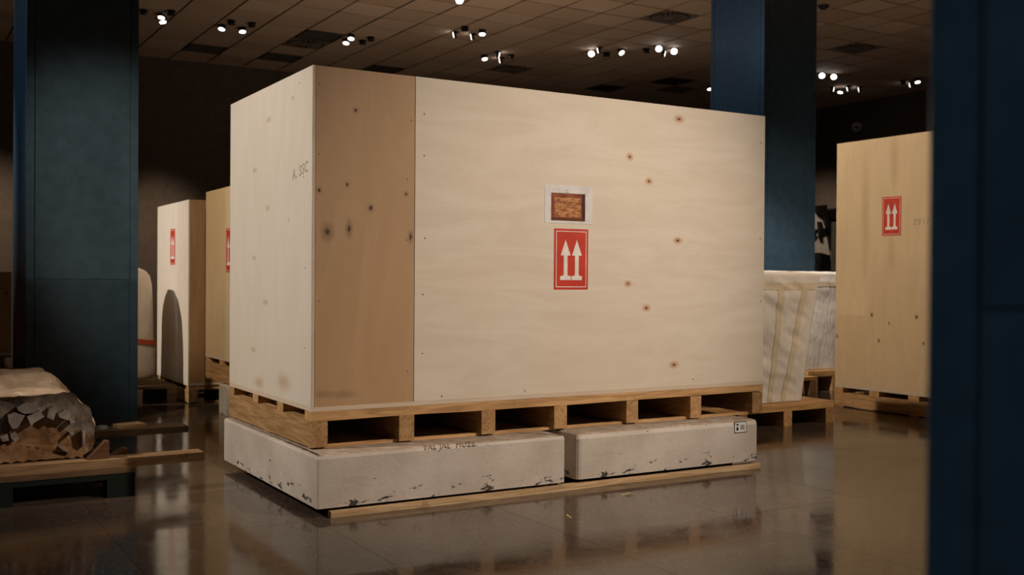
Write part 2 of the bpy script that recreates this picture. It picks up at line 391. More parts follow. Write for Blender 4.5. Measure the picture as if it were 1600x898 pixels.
bm = bmesh.new(); cyl(bm, (0, 0, -.02), (0, 0, .025), .050, .054, 18); BODY = mesh('lamp_body', bm, M['black'])
bm = bmesh.new(); cyl(bm, (0, 0, .0255), (0, 0, .028), .044, .044, 18); LENS = mesh('lens', bm, M['lens'])
bm = bmesh.new(); cyl(bm, (0, 0, .0255), (0, 0, .030), .046, .046, 18); LENSH = mesh('lens', bm, M['lens_hot'])
bm = bmesh.new(); cyl(bm, (0, 0, .0255), (0, 0, .028), .044, .044, 18); LENSO = mesh('lens', bm, M['lens_off'])
bm = bmesh.new(); cyl(bm, (0, 0, -.012), (0, 0, 0), .06, .06, 18); cyl(bm, (0, 0, -.035), (0, 0, -.012), .010, .010, 8); BASE = mesh('mount', bm, M['black'])
def lamp(x, y, state, label, group):
    t = thing('ceiling_spotlight', label, 'spotlight', (x, y, H), 0, group)
    link('mount', BASE, t)
    to = Vector((CAM.x-x, CAM.y-y, 0)).normalized(); side = Vector((-to.y, to.x, 0))
    d = {'lit': to*.25+side*random.uniform(-.2, .2)+Vector((0, 0, -.95)), 'hot': to*.8+Vector((0, 0, -.55)), 'litl': to*.5-side*.5+Vector((0, 0, -.75)), 'litr': to*.5+side*.5+Vector((0, 0, -.75)),
         'glintl': -side*.95-to*.02+Vector((0, 0, -.2)), 'glintr': side*.95-to*.02+Vector((0, 0, -.2)), 'dark': -to*.2+Vector((0, 0, -.95))}[state].normalized()
    q = d.to_track_quat('Z', 'Y').to_euler(); c = (0, 0, -.042)
    o = link('lamp_body', BODY, t, c, q)
    ln = LENSH if state == 'hot' else (LENSO if state == 'dark' else LENS)
    link('lens', ln, o)
CL = {
 'right beside the left pillar': [(1.52, 10.16, 'lit', 'lit, upper'), (1.59, 10.42, 'lit', 'lit, lower'), (1.27, 10.11, 'dark', 'unlit, leftmost'), (1.60, 9.95, 'dark', 'unlit, rearmost right')],
 'second from the left pillar': [(2.42, 10.39, 'lit', 'lit, left'), (2.72, 10.39, 'lit', 'lit, right'), (2.46, 10.05, 'dark', 'unlit, upper left'), (2.75, 10.04, 'dark', 'unlit, upper right')],
 'right of the leftmost swirl diffuser': [(4.24, 9.96, 'lit', 'lit, upper'), (4.29, 10.28, 'lit', 'lit, lower'), (4.54, 10.23, 'dark', 'unlit, lower'), (4.56, 9.96, 'dark', 'unlit, upper right')],
 'in the upper middle of the ceiling': [(5.76, 8.65, 'lit', 'brightly lit'), (5.48, 8.97, 'glintl', 'leftmost, turned aside'), (5.76, 8.94, 'glintl', 'lower middle, turned aside'), (5.45, 8.61, 'dark', 'faint unlit upper')],
 'above the swirl diffuser at centre': [(6.65, 10.17, 'lit', 'lit, leftmost'), (6.71, 9.84, 'glintr', 'upper, turned aside'), (6.98, 10.2, 'glintl', 'lower, turned aside'), (6.99, 9.9, 'dark', 'unlit, rightmost')],
 'left of the brightest pair': [(7.92, 8.95, 'hot', 'big bright left'), (7.89, 8.69, 'glintl', 'small lit upper'), (8.26, 8.62, 'litr', 'small lit right'), (8.21, 8.94, 'dark', 'unlit lower')],
 'holding the brightest pair': [(8.59, 8.08, 'hot', 'bright left'), (8.91, 8.10, 'hot', 'brightest right'), (8.89, 8.34, 'glintr', 'small lower, turned aside'), (8.56, 8.37, 'dark', 'unlit left')],
 'at the right edge of the middle pillar': [(12.36, 8.26, 'hot', 'bright left'), (12.62, 8.23, 'hot', 'bright right')],
 'low behind the bright pair by the middle pillar': [(13.85, 9.19, 'lit', 'lit lower'), (13.57, 9.13, 'glintr', 'left, turned aside'), (13.77, 8.92, 'glintl', 'upper, turned aside'), (14.0, 8.85, 'glintl', 'right, turned aside')],
 'next to the dark right pillar': [(14.2, 7.72, 'lit', 'lit upper'), (14.41, 8.03, 'glintl', 'lower, turned aside'), (14.14, 7.98, 'dark', 'unlit left'), (14.6, 7.6, 'dark', 'unlit right')],
}
for where, L in CL.items():
    for x, y, st, wd in L:
        lamp(x, y, st, f'{wd} black ceiling spotlight, cluster {where}', 'ceiling spotlights')
lamp(4.61, 7.19, 'hot', 'single lit ceiling spotlight cut by the top picture edge', 'ceiling spotlights')
lamp(11.55, 10.27, 'lit', 'small lit ceiling spotlight against the left edge of the middle pillar', 'ceiling spotlights')
t = thing('smoke_detector', 'round smoke detector on the ceiling right of the middle pillar', 'smoke detector', (8.9, 5.01, H))
bm = bmesh.new(); cyl(bm, (0, 0, -.02), (0, 0, 0), .075, .075, 20); part_bm('base', bm, M['vent2'], t)
bm = bmesh.new(); cyl(bm, (0, 0, -.055), (0, 0, -.02), .038, .066, 20); part_bm('head', bm, M['vent'], t)
t = thing('dome_camera', 'small pale dome camera on the dark wall above the right crate', 'camera', (X1, 9.96, 4.28))
bm = bmesh.new(); cyl(bm, (-.05, 0, .02), (0, 0, .02), .07, .07, 16); part_bm('bracket', bm, M['grey'], t)
bm = bmesh.new(); bmesh.ops.create_uvsphere(bm, u_segments=20, v_segments=12, radius=.10, matrix=Matrix.Translation((-.12, 0, 0))); part_bm('dome', bm, M['paper'], t, True)
bm = bmesh.new(); cyl(bm, (-.195, -.055, -.02), (-.215, -.085, -.03), .035, .032, 14); part_bm('lens', bm, M['black'], t)

# ------------------------------------------------------------------ pillars
def pillar(x0, y0, label, W=.836, D=.915):
    t = thing('pillar', label, 'pillar', (x0+W/2, y0+D/2, 0))
    hw, hd, c, g = W/2, D/2, .062, .004
    part('core', t, M['dark'], (-hw+.012, hw-.012, -hd+.012, hd-.012, 0, H))
    for sx in (-1, 1):
        for sy in (-1, 1):
            xa, xb = sorted((sx*hw, sx*(hw-c))); ya, yb = sorted((sy*hd, sy*(hd-c)))
            part('corner_trim', t, M['blue'], (xa, xb, ya, yb, 0, H), bevel=.003)
    for z0, z1 in ((0, 1.125), (1.128, H)):
        for s in (-1, 1):
            ya, yb = sorted((s*(hd-.001), s*(hd-.014))); part('cladding_panel', t, M['blue'], (-hw+c+g, hw-c-g, ya, yb, z0, z1))
            xa, xb = sorted((s*(hw-.001), s*(hw-.014))); part('cladding_panel', t, M['blue'], (xa, xb, -hd+c+g, hd-c-g, z0, z1))
pillar(-.862, 3.972, 'blue grey clad pillar at the left, behind the broken stone fragment')
pillar(6.845, 3.972, 'blue pillar in the middle distance behind the large crate')
pillar(-.862, -4.25-.915, 'dark out of focus pillar filling the right edge of the picture')

# ------------------------------------------------------------------ crates
K = 'orange'
wide_k = [(2.313, 2.123, .022, .013, K), (1.945, 1.872, .014, .013, K), (2.088, 1.737, .016, .012, K), (2.31, 1.39, .020, .012, K), (1.938, 1.129, .016, .011, K), (2.076, .985, .017, .012, K), (2.288, .640, .020, .012, K)]
wide_k += [(x, z, .006, .006, 'nail') for x, z in ((.608, 2.01), (.609, 1.793), (.605, 1.068), (.616, 1.362), (.605, .76), (.719, .530), (1.234, .535), (2.439, .548), (2.983, 2.03), (2.984, 1.42), (2.99, 1.02))]
narrow_k = [(.226, 1.996, .010, .011, 'dark'), (.035, 1.585, .010, .011, 'dark'), (.183, 1.621, .008, .010, 'dark'), (.508, 1.588, .009, .010, 'dark'), (.312, 1.507, .012, .015, 'dark'),
            (.080, 1.38, .022, .030, 'eye'), (.195, 1.40, .013, .030, 'eye'), (.535, 1.367, .010, .024, 'eye'), (.166, .568, .07, .02, 'smudge'), (.06, .575, .04, .02, 'smudge')]
narrow_k += [(x, z, .005, .005, 'nail') for x, z in ((.034, 2.11), (.035, 1.765), (.036, 1.037), (.535, 1.97), (.515, 1.664), (.513, 1.35), (.521, .67))]
end_k = [(.691, 2.016, .030, .012, 'pale'), (.942, 1.76, .030, .012, 'pale'), (.706, 1.533, .028, .011, 'pale'), (.946, 1.262, .026, .011, 'pale'), (.732, 1.015, .034, .013, 'pale'), (.95, .74, .028, .011, 'pale'),
         (.84, .56, .08, .03, 'stain'), (.423, .60, .10, .045, 'stain'), (.30, 2.08, .015, .01, 'pale'), (.2, 2.14, .008, .006, 'nail'), (.13, 1.66, .008, .006, 'nail'), (.1, 1.2, .008, .006, 'nail'), (.1, .8, .008, .006, 'nail'), (.35, 1.45, .01, .008, 'pale')]
P_WIDE = plywood('birch_ply_wide', (.68, .59, .475), 'x', 'xz', wide_k, .034)
P_NARROW = plywood('tan_ply_narrow', (.45, .285, .155), 'z', 'xz', narrow_k, .035)
P_END = plywood('birch_ply_end', (.66, .595, .505), 'z', 'yz', end_k, .02)
P_A = plywood('birch_ply_a', (.66, .575, .47), 'z', 'yz', (), .03); P_TAN = plywood('tan_ply', (.46, .28, .14), 'z', 'xz', (), .08)
P_B = plywood('golden_ply_b', (.62, .47, .28), 'z', 'yz', (), .03)
P_F = plywood('golden_ply_f', (.63, .47, .28), 'z', 'yz', [(1.479, .852, .012, .018, 'dark'), (1.004, .851, .013, .018, 'dark'), (1.399, .629, .010, .014, 'dark'), (1.874, .645, .010, .014, 'dark'), (1.29, .786, .008, .012, 'dark'), (.93, .627, .010, .014, 'dark'), (1.56, 1.75, .04, .5, 'faint'), (1.25, 2.2, .04, .22, 'faint'), (1.27, 1.40, .03, .16, 'faint')], .03)
P_C = plywood('brown_ply_c', (.40, .26, .13), 'x', 'xz', [(-.40, .92, .02, .02, 'dark'), (-.38, .78, .015, .015, 'dark')], .08)

def crate(name, label, x0, x1, y0, y1, z0, z1, end, front, splits=None, group=None):
    """plywood box; panels keep world coordinates so that knots sit where the photograph has them"""
    t = thing(name, label, 'crate', (x0, y0, z0), 0, group); T = .016
    def p(n, mat, *b, label=None):
        o = part(n, t, mat, *b, label=label); o.location = (-x0, -y0, -z0); return o
    p('end_panel', end, (x0, x0+T, y0+.006, y1, z0+.012, z1)); p('end_panel', end, (x1-T, x1, y0+.006, y1, z0+.012, z1))
    p('corner_strip', M['ply_end'], (x0+.001, x0+.0135, y0, y0+.0035, z0+.012, z1))
    xs = [x0+T+.0] + list(splits or []) + [x1]
    mats = front if isinstance(front, list) else [front]
    for i in range(len(xs)-1):
        p('front_panel', mats[i], (xs[i]+.001, xs[i+1]-.001, y0+(.003 if i == 0 and splits else 0), y0+T, z0+.012, z1),
          label=('tan brown plywood strip panel' if splits and i == 0 else None))
    p('back_panel', M['ply_end'], (x0+T, x1-T, y1-T, y1-.001, z0+.012, z1))
    p('lid', M['ply_end'], (x0+T, x1-T, y0+T, y1-T, z1-.03, z1-.006))
    p('base_board', M['ply_end'], (x0, x1, y0-.001, y1, z0-.010, z0+.0115))
    return t
def arrow_label(parent, face, a, b, z0, z1, pos, off):
    """red this-way-up print: sheet, line border and two arrows. face 'y': lies on plane y=pos; 'x': on plane x=pos"""
    def bx(u0, u1, w0, w1, d0, d1):
        return (u0, u1, pos-d1, pos-d0, w0, w1) if face == 'y' else (pos-d1, pos-d0, u0, u1, w0, w1)
    o = part('handling_label', parent, M['red'], bx(a, b, z0, z1, .0002, .0012), label='red label with two white upward arrows')
    o.location = off
    W, Hh = b-a, z1-z0; e = W*.055; k = W*.018; d = (.0013, .0019)
    part('line_border', o, M['white'], bx(a+e, b-e, z0+e, z0+e+k, *d), bx(a+e, b-e, z1-e-k, z1-e, *d), bx(a+e, a+e+k, z0+e+k, z1-e-k, *d), bx(b-e-k, b-e, z0+e+k, z1-e-k, *d))
    for c in (.335, .665):
        cx = a+W*c; pts = [(cx-.155*W, z0+.155*Hh), (cx+.155*W, z0+.155*Hh), (cx+.155*W, z0+.215*Hh), (cx+.055*W, z0+.235*Hh), (cx+.055*W, z0+.56*Hh), (cx+.145*W, z0+.56*Hh), (cx, z0+.82*Hh), (cx-.145*W, z0+.56*Hh), (cx-.055*W, z0+.56*Hh), (cx-.055*W, z0+.235*Hh), (cx-.155*W, z0+.215*Hh)]
        bm = bmesh.new(); prism(bm, pts, 'y' if face == 'y' else 'x', pos-.0019, pos-.0013)
        bm.normal_update(); bmesh.ops.triangulate(bm, faces=[f for f in bm.faces if len(f.verts) > 4]); part_bm('arrow', bm, M['white'], o)
def writing(parent, text, size, mat, matrix, name='handwriting', label=None):
    cu = bpy.data.curves.new('txt', 'FONT'); cu.body = text; cu.size = size; cu.shear = .2; cu.extrude = .0004; cu.space_character = 1.15
    ob = bpy.data.objects.new('txt', cu); C.objects.link(ob); dg = bpy.context.evaluated_depsgraph_get()
    me = bpy.data.meshes.new_from_object(ob.evaluated_get(dg)); bpy.data.objects.remove(ob); bpy.data.curves.remove(cu)
    me.materials.clear(); me.materials.append(mat); me.transform(matrix)
    o = link(name, me, parent)
    if label: o['label'] = label
    return o

L, D = 3.018, 1.4295
big = crate('plywood_crate', 'large plywood crate in the centre with red arrow label and photo sheet', 0, L, 0, D, .5, 2.2, P_END, [P_NARROW, P_WIDE], [.557], 'plywood crates')
ofs = (0, 0, -.5)
arrow_label(big, 'y', 1.420, 1.652, 1.095, 1.438, 0, ofs)
sh = part('paper_sheet', big, M['paper'], (1.356, 1.680, -.0012, -.0002, 1.468, 1.682), label='white paper sheet with a printed photo'); sh.location = ofs
t = NT('photo_print')
u = t.n('SeparateXYZ'); t.l(t.oc, u.inputs[0])
nz = t.noise(t.mapping((1, 1, 1)), 18, 5, .6)
c = t.mix(t.ramp(nz, .3, .7), rgb(.13, .025, .012), rgb(.30, .085, .025))
ax = t.math('ABSOLUTE', t.math('SUBTRACT', u.outputs[0], 1.51))
inx = t.ramp(ax, .085, .095, 1, 0); inz = t.math('MULTIPLY', t.ramp(u.outputs[2], 1.500, 1.508), t.ramp(u.outputs[2], 1.61, 1.617, 1, 0))
c = t.mix(t.math('MULTIPLY', inx, inz), c, t.mix(t.ramp(t.noise(t.mapping((1, 1, 2.5)), 26, 4), .35, .65), rgb(.24, .065, .018), rgb(.56, .27, .10)))
c = t.mix(t.math('MULTIPLY', t.ramp(u.outputs[0], 1.603, 1.61), .9), c, rgb(.035, .012, .008))
c = t.mix(t.math('MULTIPLY', t.ramp(u.outputs[2], 1.583, 1.586), t.ramp(u.outputs[2], 1.588, 1.592, .7, 0)), c, rgb(.10, .03, .012))
c = t.mix(t.ramp(u.outputs[2], 1.497, 1.501, .8, 0), c, rgb(.10, .03, .012))
part('photo_print', sh, t.done(c, .35, .5), (1.3985, 1.629, -.0020, -.0013, 1.483, 1.638))
part('printed_line', sh, M['ink'], (1.497, 1.505, -.0016, -.0013, 1.653, 1.656), (1.488, 1.516, -.0016, -.0013, 1.643, 1.6445))
wl = writing(big, 'A. SSC', .075, M['pencil'], Matrix.Translation((-.0006, .30, 1.655-.5)) @ Matrix.Rotation(math.radians(-90), 4, 'Z') @ Matrix.Rotation(math.radians(90), 4, 'X') @ Matrix.Rotation(.12, 4, 'Z'))

def board(name, parent, mat, x0, x1, y0, y1, z0, z1, axis='x', warp=.004, seg=14, label=None):
    """sawn board with slightly uneven faces"""
    bm = bmesh.new(); Ln = (x1-x0) if axis == 'x' else (y1-y0); sd = random.uniform(0, 99); rings = []
    for k in range(seg+1):
        s = k/seg; nz_ = noise.noise(Vector((s*Ln*2.2+sd, sd, 0)))*warp; n2 = noise.noise(Vector((s*Ln*3.1, sd, 5)))*warp*.6
        if axis == 'x': q = [(x0+s*Ln, y0+n2, z0+nz_), (x0+s*Ln, y1+n2, z0+nz_), (x0+s*Ln, y1+n2, z1), (x0+s*Ln, y0+n2, z1)]
        else: q = [(x0+n2, y0+s*Ln, z0+nz_), (x1+n2, y0+s*Ln, z0+nz_), (x1+n2, y0+s*Ln, z1), (x0+n2, y0+s*Ln, z1)]
        rings.append([bm.verts.new(p) for p in q])
    for k in range(seg):
        for i in range(4): bm.faces.new((rings[k][i], rings[k][(i+1) % 4], rings[k+1][(i+1) % 4], rings[k+1][i]))
    bm.faces.new(rings[0][::-1]); bm.faces.new(rings[-1])
    return part_bm(name, bm, mat, parent, label=label)
def pallet(label, x0, x1, y0, y1, z0, z1, runners, beams, deck=.045, bottom=.014, rw=.085, mx=None, my=None, group='timber pallets', warp=.003):
    """runners (along y) carry deck beams (along x); bottom boards (along x) lie underneath"""
    mx = mx or M['wood']; my = my or M['woody']
    t = thing('timber_pallet', label, 'pallet', (x0, y0, z0), 0, group); A, B, Hh = x1-x0, y1-y0, z1-z0
    for (ya, yb) in beams: board('deck_beam', t, mx, 0, A, ya, yb, Hh-deck, Hh, 'x', warp)
    for c in runners: board('runner', t, my, c, c+rw, 0.001, B, bottom*.55 if bottom else 0, Hh-deck-.0005, 'y', .0015, 6)
    if bottom:
        for ya, yb in ((.03, .06), (.47*B, .47*B+.1), (B-.1, B-.01)): board('bottom_board', t, mx, .004, A-.004, ya, yb, 0, bottom, 'x', .0, 4)
    return t
rx = [0, .475, .962, 1.43, 1.935, 2.42, L-.09]
pallet('long timber pallet under the large crate, on white concrete blocks', 0, L, -.001, D, .303, .4895, rx, [(0, .10), (.43, .53), (.86, .96), (D-.10, D-.002)], .046, .014, .085, warp=.008)

# ------------------------------------------------------------------ concrete blocks and battens
def conc_block(label, x0, x1, y0, y1, z0, z1, ch=.022, rad=.012, group='white painted concrete blocks'):
    t = thing('concrete_block', label, 'block', (x0, y0, z0), 0, group)
    bm = bmesh.new(); box(bm, 0, x1-x0, 0, y1-y0, 0, z1-z0)
    es = [e for e in bm.edges if abs(e.verts[0].co.z-e.verts[1].co.z) > .05]
    bmesh.ops.bevel(bm, geom=es, offset=rad, segments=3, affect='EDGES', profile=.5)
    es = [e for e in bm.edges if all(v.co.z > z1-z0-.001 for v in e.verts) and len(e.link_faces) == 2]
    bmesh.ops.bevel(bm, geom=es, offset=ch, segments=2, affect='EDGES', profile=.55)
    part_bm('slab', bm, M['conc'], t)
    return t
b1 = conc_block('white painted concrete block under the left half of the large crate', -.034, 1.384, -.178, 1.425, .045, .302, .02, .008)
b2 = conc_block('white painted concrete block under the right half, with a small tag', 1.465, 2.814, -.178, 1.425, .050, .302, .03, .03)
writing(b1, 'TAL JAL  MUZE.', .040, M['brown_ink'], Matrix.Translation((.56, -.0042, .2422)) @ Matrix.Rotation(math.radians(45), 4, 'X'), label='faint pencil lettering along the top edge')
for sx, lab in ((.25, 'hidden left timber bearer under the left concrete block'), (1.2, 'right timber bearer under the left concrete block'), (1.6, 'left timber bearer under the right concrete block'), (2.6, 'right timber bearer under the right concrete block')):
    o = board('timber_bearer', None, M['woodd'], 0, .09, 0, 1.45, 0, .0445 if sx < 1.4 else .0495, 'y', .001, 4); o.location = (sx-.0, -.08, 0)
    prop(o, lab, 'timber', 'bearers under the concrete blocks')
o = board('timber_batten', None, M['woodl'], 0, 2.80, 0, .045, 0, .030, 'x', .003, 24); o.location = (.03, -.197, 0); o.rotation_euler = (0, 0, .006)
prop(o, 'long pale timber batten on the floor along the concrete blocks', 'timber')
o = part('timber_peg', None, M['woodl'], (0, .022, 0, .04, 0, .049)); o.location = (1.37, -.125, 0); prop(o, 'short pale wooden peg under the gap between the concrete blocks', 'timber')
tg = part('tag_plate', b2, M['ink'], (1.148, 1.246, -.0016, -.0003, .178, .246), label='white tag with dark rim and two black marks')
part('tag_face', tg, M['paper'], (1.152, 1.242, -.0024, -.0016, .182, .242))
part('tag_mark', tg, M['ink'], (1.163, 1.180, -.003, -.0024, .193, .213)); part('tag_mark', tg, M['ink'], (1.163, 1.180, -.003, -.0024, .223, .233)); part('tag_patch', tg, M['grey'], (1.195, 1.228, -.003, -.0024, .196, .226))
for (x, y, a, lab) in ((1.05, -.72, 1.3, 'pale straw splinter on the floor in front of the concrete blocks'), (1.62, -.42, .2, 'tiny pale splinter on the floor near the block gap')):
    o = part('wood_splinter', None, M['straw'], (-.035, .035, -.002, .002, 0, .003)); o.location = (x, y, 0); o.rotation_euler = (0, 0, a); prop(o, lab, 'splinter')

# ------------------------------------------------------------------ crates at the left rear
pallet('low timber pallet under the white crate with a dark shadow', .575, 2.2, 4.75, 6.0, 0, .165, [0, .45, .92, 1.5], [(0, .1), (.55, .65), (1.13, 1.23)], .04, .018)
ca = crate('plywood_crate', 'white faced plywood crate near the left pillar with narrow red label', .567, 2.2, 4.74, 5.99, .176, 1.85, P_A, P_TAN, None, 'plywood crates')
arrow_label(ca, 'x', 5.247, 5.44, 1.268, 1.607, .567, (-.567, -4.74, -.176))
conc_block('white concrete block under the golden crate at the left rear', .65, 1.95, 3.05, 4.03, .0, .255, .02, .01)
pallet('timber pallet on a concrete block under the golden left rear crate', .66, 2.5, 3.10, 4.50, .2555, .447, [0, .45, .9, 1.35, 1.755], [(0, .1), (.42, .52), (.85, .95), (1.3, 1.398)], .046, .02)
cb = crate('plywood_crate', 'golden plywood crate half hidden behind the left end of the large crate', .66, 2.5, 3.10, 4.505, .4575, 1.905, P_B, P_B, None, 'plywood crates')
arrow_label(cb, 'x', 3.665, 3.865, 1.193, 1.556, .66, (-.66, -3.10, -.4575))
pallet('dark pallet under the crate at the far left edge', -2.4, -.335, 10.4, 11.6, 0, .105, [0, .9, 1.9], [(0, .1), (.5, .6), (1.0, 1.1)], .03, 0, mx=M['woodd'], my=M['woodd'])
crate('plywood_crate', 'brown crate at the far left picture edge behind the left pillar', -2.4, -.335, 10.4, 11.6, .116, 1.20, P_C, P_C, None, 'plywood crates')

# wrapped statue beside the white crate
pallet('dark low pallet under the wrapped statue beside the left pillar', -.62, .51, 4.93, 6.0, 0, .160, [0, .5, 1.045], [(0, .1), (.12, .22), (.3, .42), (.5, .62), (.7, .8), (.96, 1.06)], .03, 0, mx=M['woodd'], my=M['woodd'])
st = thing('wrapped_statue', 'cream cloth wrapped statue with an orange strap beside the left pillar', 'statue', (.02, 5.48, .205))
prof = [(0, .40), (.05, .415), (.30, .405), (.55, .395), (.75, .378), (.87, .372), (.95, .355), (1.0, .315), (1.03, .25), (1.045, .15), (1.05, 0)]
def prof_r(z):
    for (za, ra), (zb, rb) in zip(prof, prof[1:]):
        if za <= z <= zb: return ra+(rb-ra)*(z-za)/(zb-za)
    return 0
bm = bmesh.new(); n, rows = 48, 44; R = []
for k in range(rows):
    z = 1.05*math.sin(k/(rows-1)*math.pi/2) if k > 20 else 1.05*(k/20)*math.sin(20/(rows-1)*math.pi/2)
    ring = []
    for i in range(n):
        a = 2*math.pi*i/n; r = max(prof_r(z), .004); p = Vector((math.cos(a)*2, math.sin(a)*2, z*3))
        r *= 1+.05*noise.noise(p*1.1)+.03*noise.noise(Vector((p.x*2, p.y*2, z*9+a)))
        ring.append(bm.verts.new((r*math.cos(a), r*math.sin(a), z)))
    R.append(ring)
for k in range(rows-1):
    for i in range(n): bm.faces.new((R[k][i], R[k][(i+1) % n], R[k+1][(i+1) % n], R[k+1][i]))
bm.faces.new(R[0][::-1]); part_bm('cloth_wrap', bm, M['cloth2'], st, True)
bm = bmesh.new(); A, B = [], []
for i in range(48):
    a = 2*math.pi*i/48; z = .35+.05*math.cos(a+2.6); r = .425
    A.append(bm.verts.new((r*math.cos(a), r*math.sin(a), z-.022))); B.append(bm.verts.new((r*math.cos(a), r*math.sin(a), z+.022)))
for i in range(48): bm.faces.new((A[i], A[(i+1) % 48], B[(i+1) % 48], B[i]))
part_bm('strap', bm, M['strap'], st)
part('plinth_board', st, M['woodd'], (-.42, .36, -.42, .42, -.045, 0.001))

# ------------------------------------------------------------------ broken stone fragment on beams and a green pallet
gp = thing('green_pallet', 'dark green pallet under the broken stone fragment', 'pallet', (-2.0, .80, 0), 0, 'timber pallets')
for f in (.0, .2, .42, .64, .86, 1.08, 1.26): part('deck_board', gp, M['woodd'] if f == 0 else M['green'], (0, 1.325, f, f+.12, .125, .152))
for f in (0, .62, 1.24): part('stringer_board', gp, M['green'], (0, 1.325, f+.004, f+.12, .095, .1245))
for fx in (0, .60, 1.185):
    for fy in (.004, .62, 1.24): part('foot_block', gp, M['green'], (fx, fx+.14, fy, fy+.12, .0, .0945))
o = board('timber_beam', None, M['beam'], 0, 1.75, 0, .13, 0, .046, 'x', .002); o.location = (-2.06, .80, .1525); o.rotation_euler = (0, 0, .01)
prop(o, 'front timber beam under the broken stone, jutting out past the pallet', 'timber', 'beams under the stone')
o = board('timber_beam', None, M['woodd'], 0, 1.85, 0, .22, 0, .040, 'x', .002); o.location = (-1.97, 1.93, .1525)
prop(o, 'rear grey timber beam behind the broken stone, nearer the left pillar', 'timber', 'beams under the stone')
o = part('timber_offcut', None, M['woodl'], (-.085, .085, -.06, .06, 0, .022)); o.location = (-.46, 2.06, .1925); o.rotation_euler = (0, 0, .25); prop(o, 'short pale offcut lying on the rear timber beam', 'timber')
o = part('plastic_scrap', None, M['plastic'], (-.025, .03, -.02, .02, 0, .022)); o.location = (-.635, 2.03, .1925); o.rotation_euler = (0, 0, .6); prop(o, 'small pale plastic scrap beside the stone on the rear beam', 'scrap')
def wedge(label, x, y, z, w_, d_, h_):
    bm = bmesh.new(); prism(bm, [(-w_, 0), (0, 0), (0, h_), (-.02, h_)], 'y', 0, d_)
    o = part_bm('wooden_wedge', bm, M['woodr']); o.location = (x, y, z); prop(o, label, 'wedge')
wedge('red brown wooden wedge chocking the right side of the stone, front', -.797, .845, .1995, .11, .07, .09)
wedge('low wooden wedge behind the front chock of the stone', -.66, 1.06, .1525, .12, .10, .055)
stn = thing('stone_fragment', 'broken rounded masonry fragment with plaster top on timber beams at lower left', 'stone', (0, 0, .1985))
OUTF = [(-1.70, .26), (-1.69, .37), (-1.62, .46), (-1.50, .52), (-1.40, .537), (-1.28, .540), (-1.19, .542), (-1.10, .541), (-.985, .539), (-.945, .507), (-.907, .472), (-.876, .422), (-.856, .367), (-.850, .286), (-.866, .235), (-.92, .212)]
OUTB = [(-1.72, .26), (-1.71, .38), (-1.66, .48), (-1.56, .55), (-1.44, .585), (-1.33, .588), (-1.21, .590), (-1.10, .592), (-.99, .580), (-.946, .551), (-.902, .501), (-.873, .46), (-.84, .40), (-.835, .30), (-.85, .235), (-.92, .212)]
def resamp(P, n):
    Ls = [0]
    for a, b in zip(P, P[1:]): Ls.append(Ls[-1]+math.dist(a, b))
    o = []
    for k in range(n):
        s = Ls[-1]*k/(n-1); i = max(j for j in range(len(Ls)) if Ls[j] <= s+1e-9); i = min(i, len(P)-2)
        f = (s-Ls[i])/(Ls[i+1]-Ls[i]); o.append((P[i][0]+(P[i+1][0]-P[i][0])*f, P[i][1]+(P[i+1][1]-P[i][1])*f))
    return o
NS, NY = 70, 46
F_, B_ = resamp(OUTF, NS), resamp(OUTB, NS)
bm = bmesh.new(); G = []
for j in range(NY):
    s = j/(NY-1); y = .92+1.12*s; row = []
    k = 1/(1+math.exp(-(s-.42)*26))        # the rear part stands a step higher and narrower
    for i in range(NS):
        x = F_[i][0]*(1-k)+B_[i][0]*k; z = F_[i][1]*(1-k)+B_[i][1]*k
        p = Vector((x, y, z)); dn = .020*noise.noise(p*5)+.013*noise.noise(p*13)+.007*noise.noise(p*33)
        dip = -.018*math.exp(-((s-.42)/.05)**2)
        v = Vector((x+1.27, 0, z-.2)).normalized()*(dn+dip); yy = y+(0.03*noise.noise(Vector((x*6, z*6, 1))) if j in (0, NY-1) else 0)
        row.append(bm.verts.new((x+v.x, yy, z+v.z-.1985)))
    G.append(row)
for j in range(NY-1):
    for i in range(NS-1): bm.faces.new((G[j][i], G[j][i+1], G[j+1][i+1], G[j+1][i]))
bot = [[bm.verts.new((v.co.x, v.co.y, .0)) for v in (r[0], r[-1])] for r in G]
for j in range(NY-1):
    bm.faces.new((G[j][0], G[j+1][0], bot[j+1][0], bot[j][0])); bm.faces.new((G[j][-1], bot[j][1], bot[j+1][1], G[j+1][-1])); bm.faces.new((bot[j][0], bot[j+1][0], bot[j+1][1], bot[j][1]))
bm.faces.new([bot[-1][0]]+G[-1]+[bot[-1][1]])
rim = [(v.co.x, v.co.y, v.co.z) for v in G[0]]
part_bm('plaster_shell', bm, M['plaster'], stn, True)
# the broken front: rubble surface drawn from the rim to a hollowed centre
bm = bmesh.new(); rings = []; NR = 16; cx, cz = -1.27, .10
rim += [(rim[-1][0]+(rim[0][0]-rim[-1][0])*k/30, .92, .0+.012*abs(math.sin(k*1.7))) for k in range(0, 31)]
for q in range(NR+1):
    s = q/NR; ring = []
    for (x, y, z) in rim:
        px, pz = x+(cx-x)*s, z+(cz-z)*s
        hollow = .004+.012*min(1, s*4)+.05*math.sin(min(1, s*1.3)*math.pi/2)*(1 if z > .03 else .5) + .018*noise.noise(Vector((px*9, pz*9, 3)))+.010*noise.noise(Vector((px*26, pz*26, 8)))
        ring.append(bm.verts.new((px, y*(1-min(1, s*5))+.92*min(1, s*5)+(hollow if s > 0 else 0), pz)))
    rings.append(ring)
N_ = len(rim)
for q in range(NR):
    for i in range(N_): bm.faces.new((rings[q][i], rings[q][(i+1) % N_], rings[q+1][(i+1) % N_], rings[q+1][i]))
part_bm('rubble_core', bm, M['rubble'], stn, True, label='brown broken rubble face')
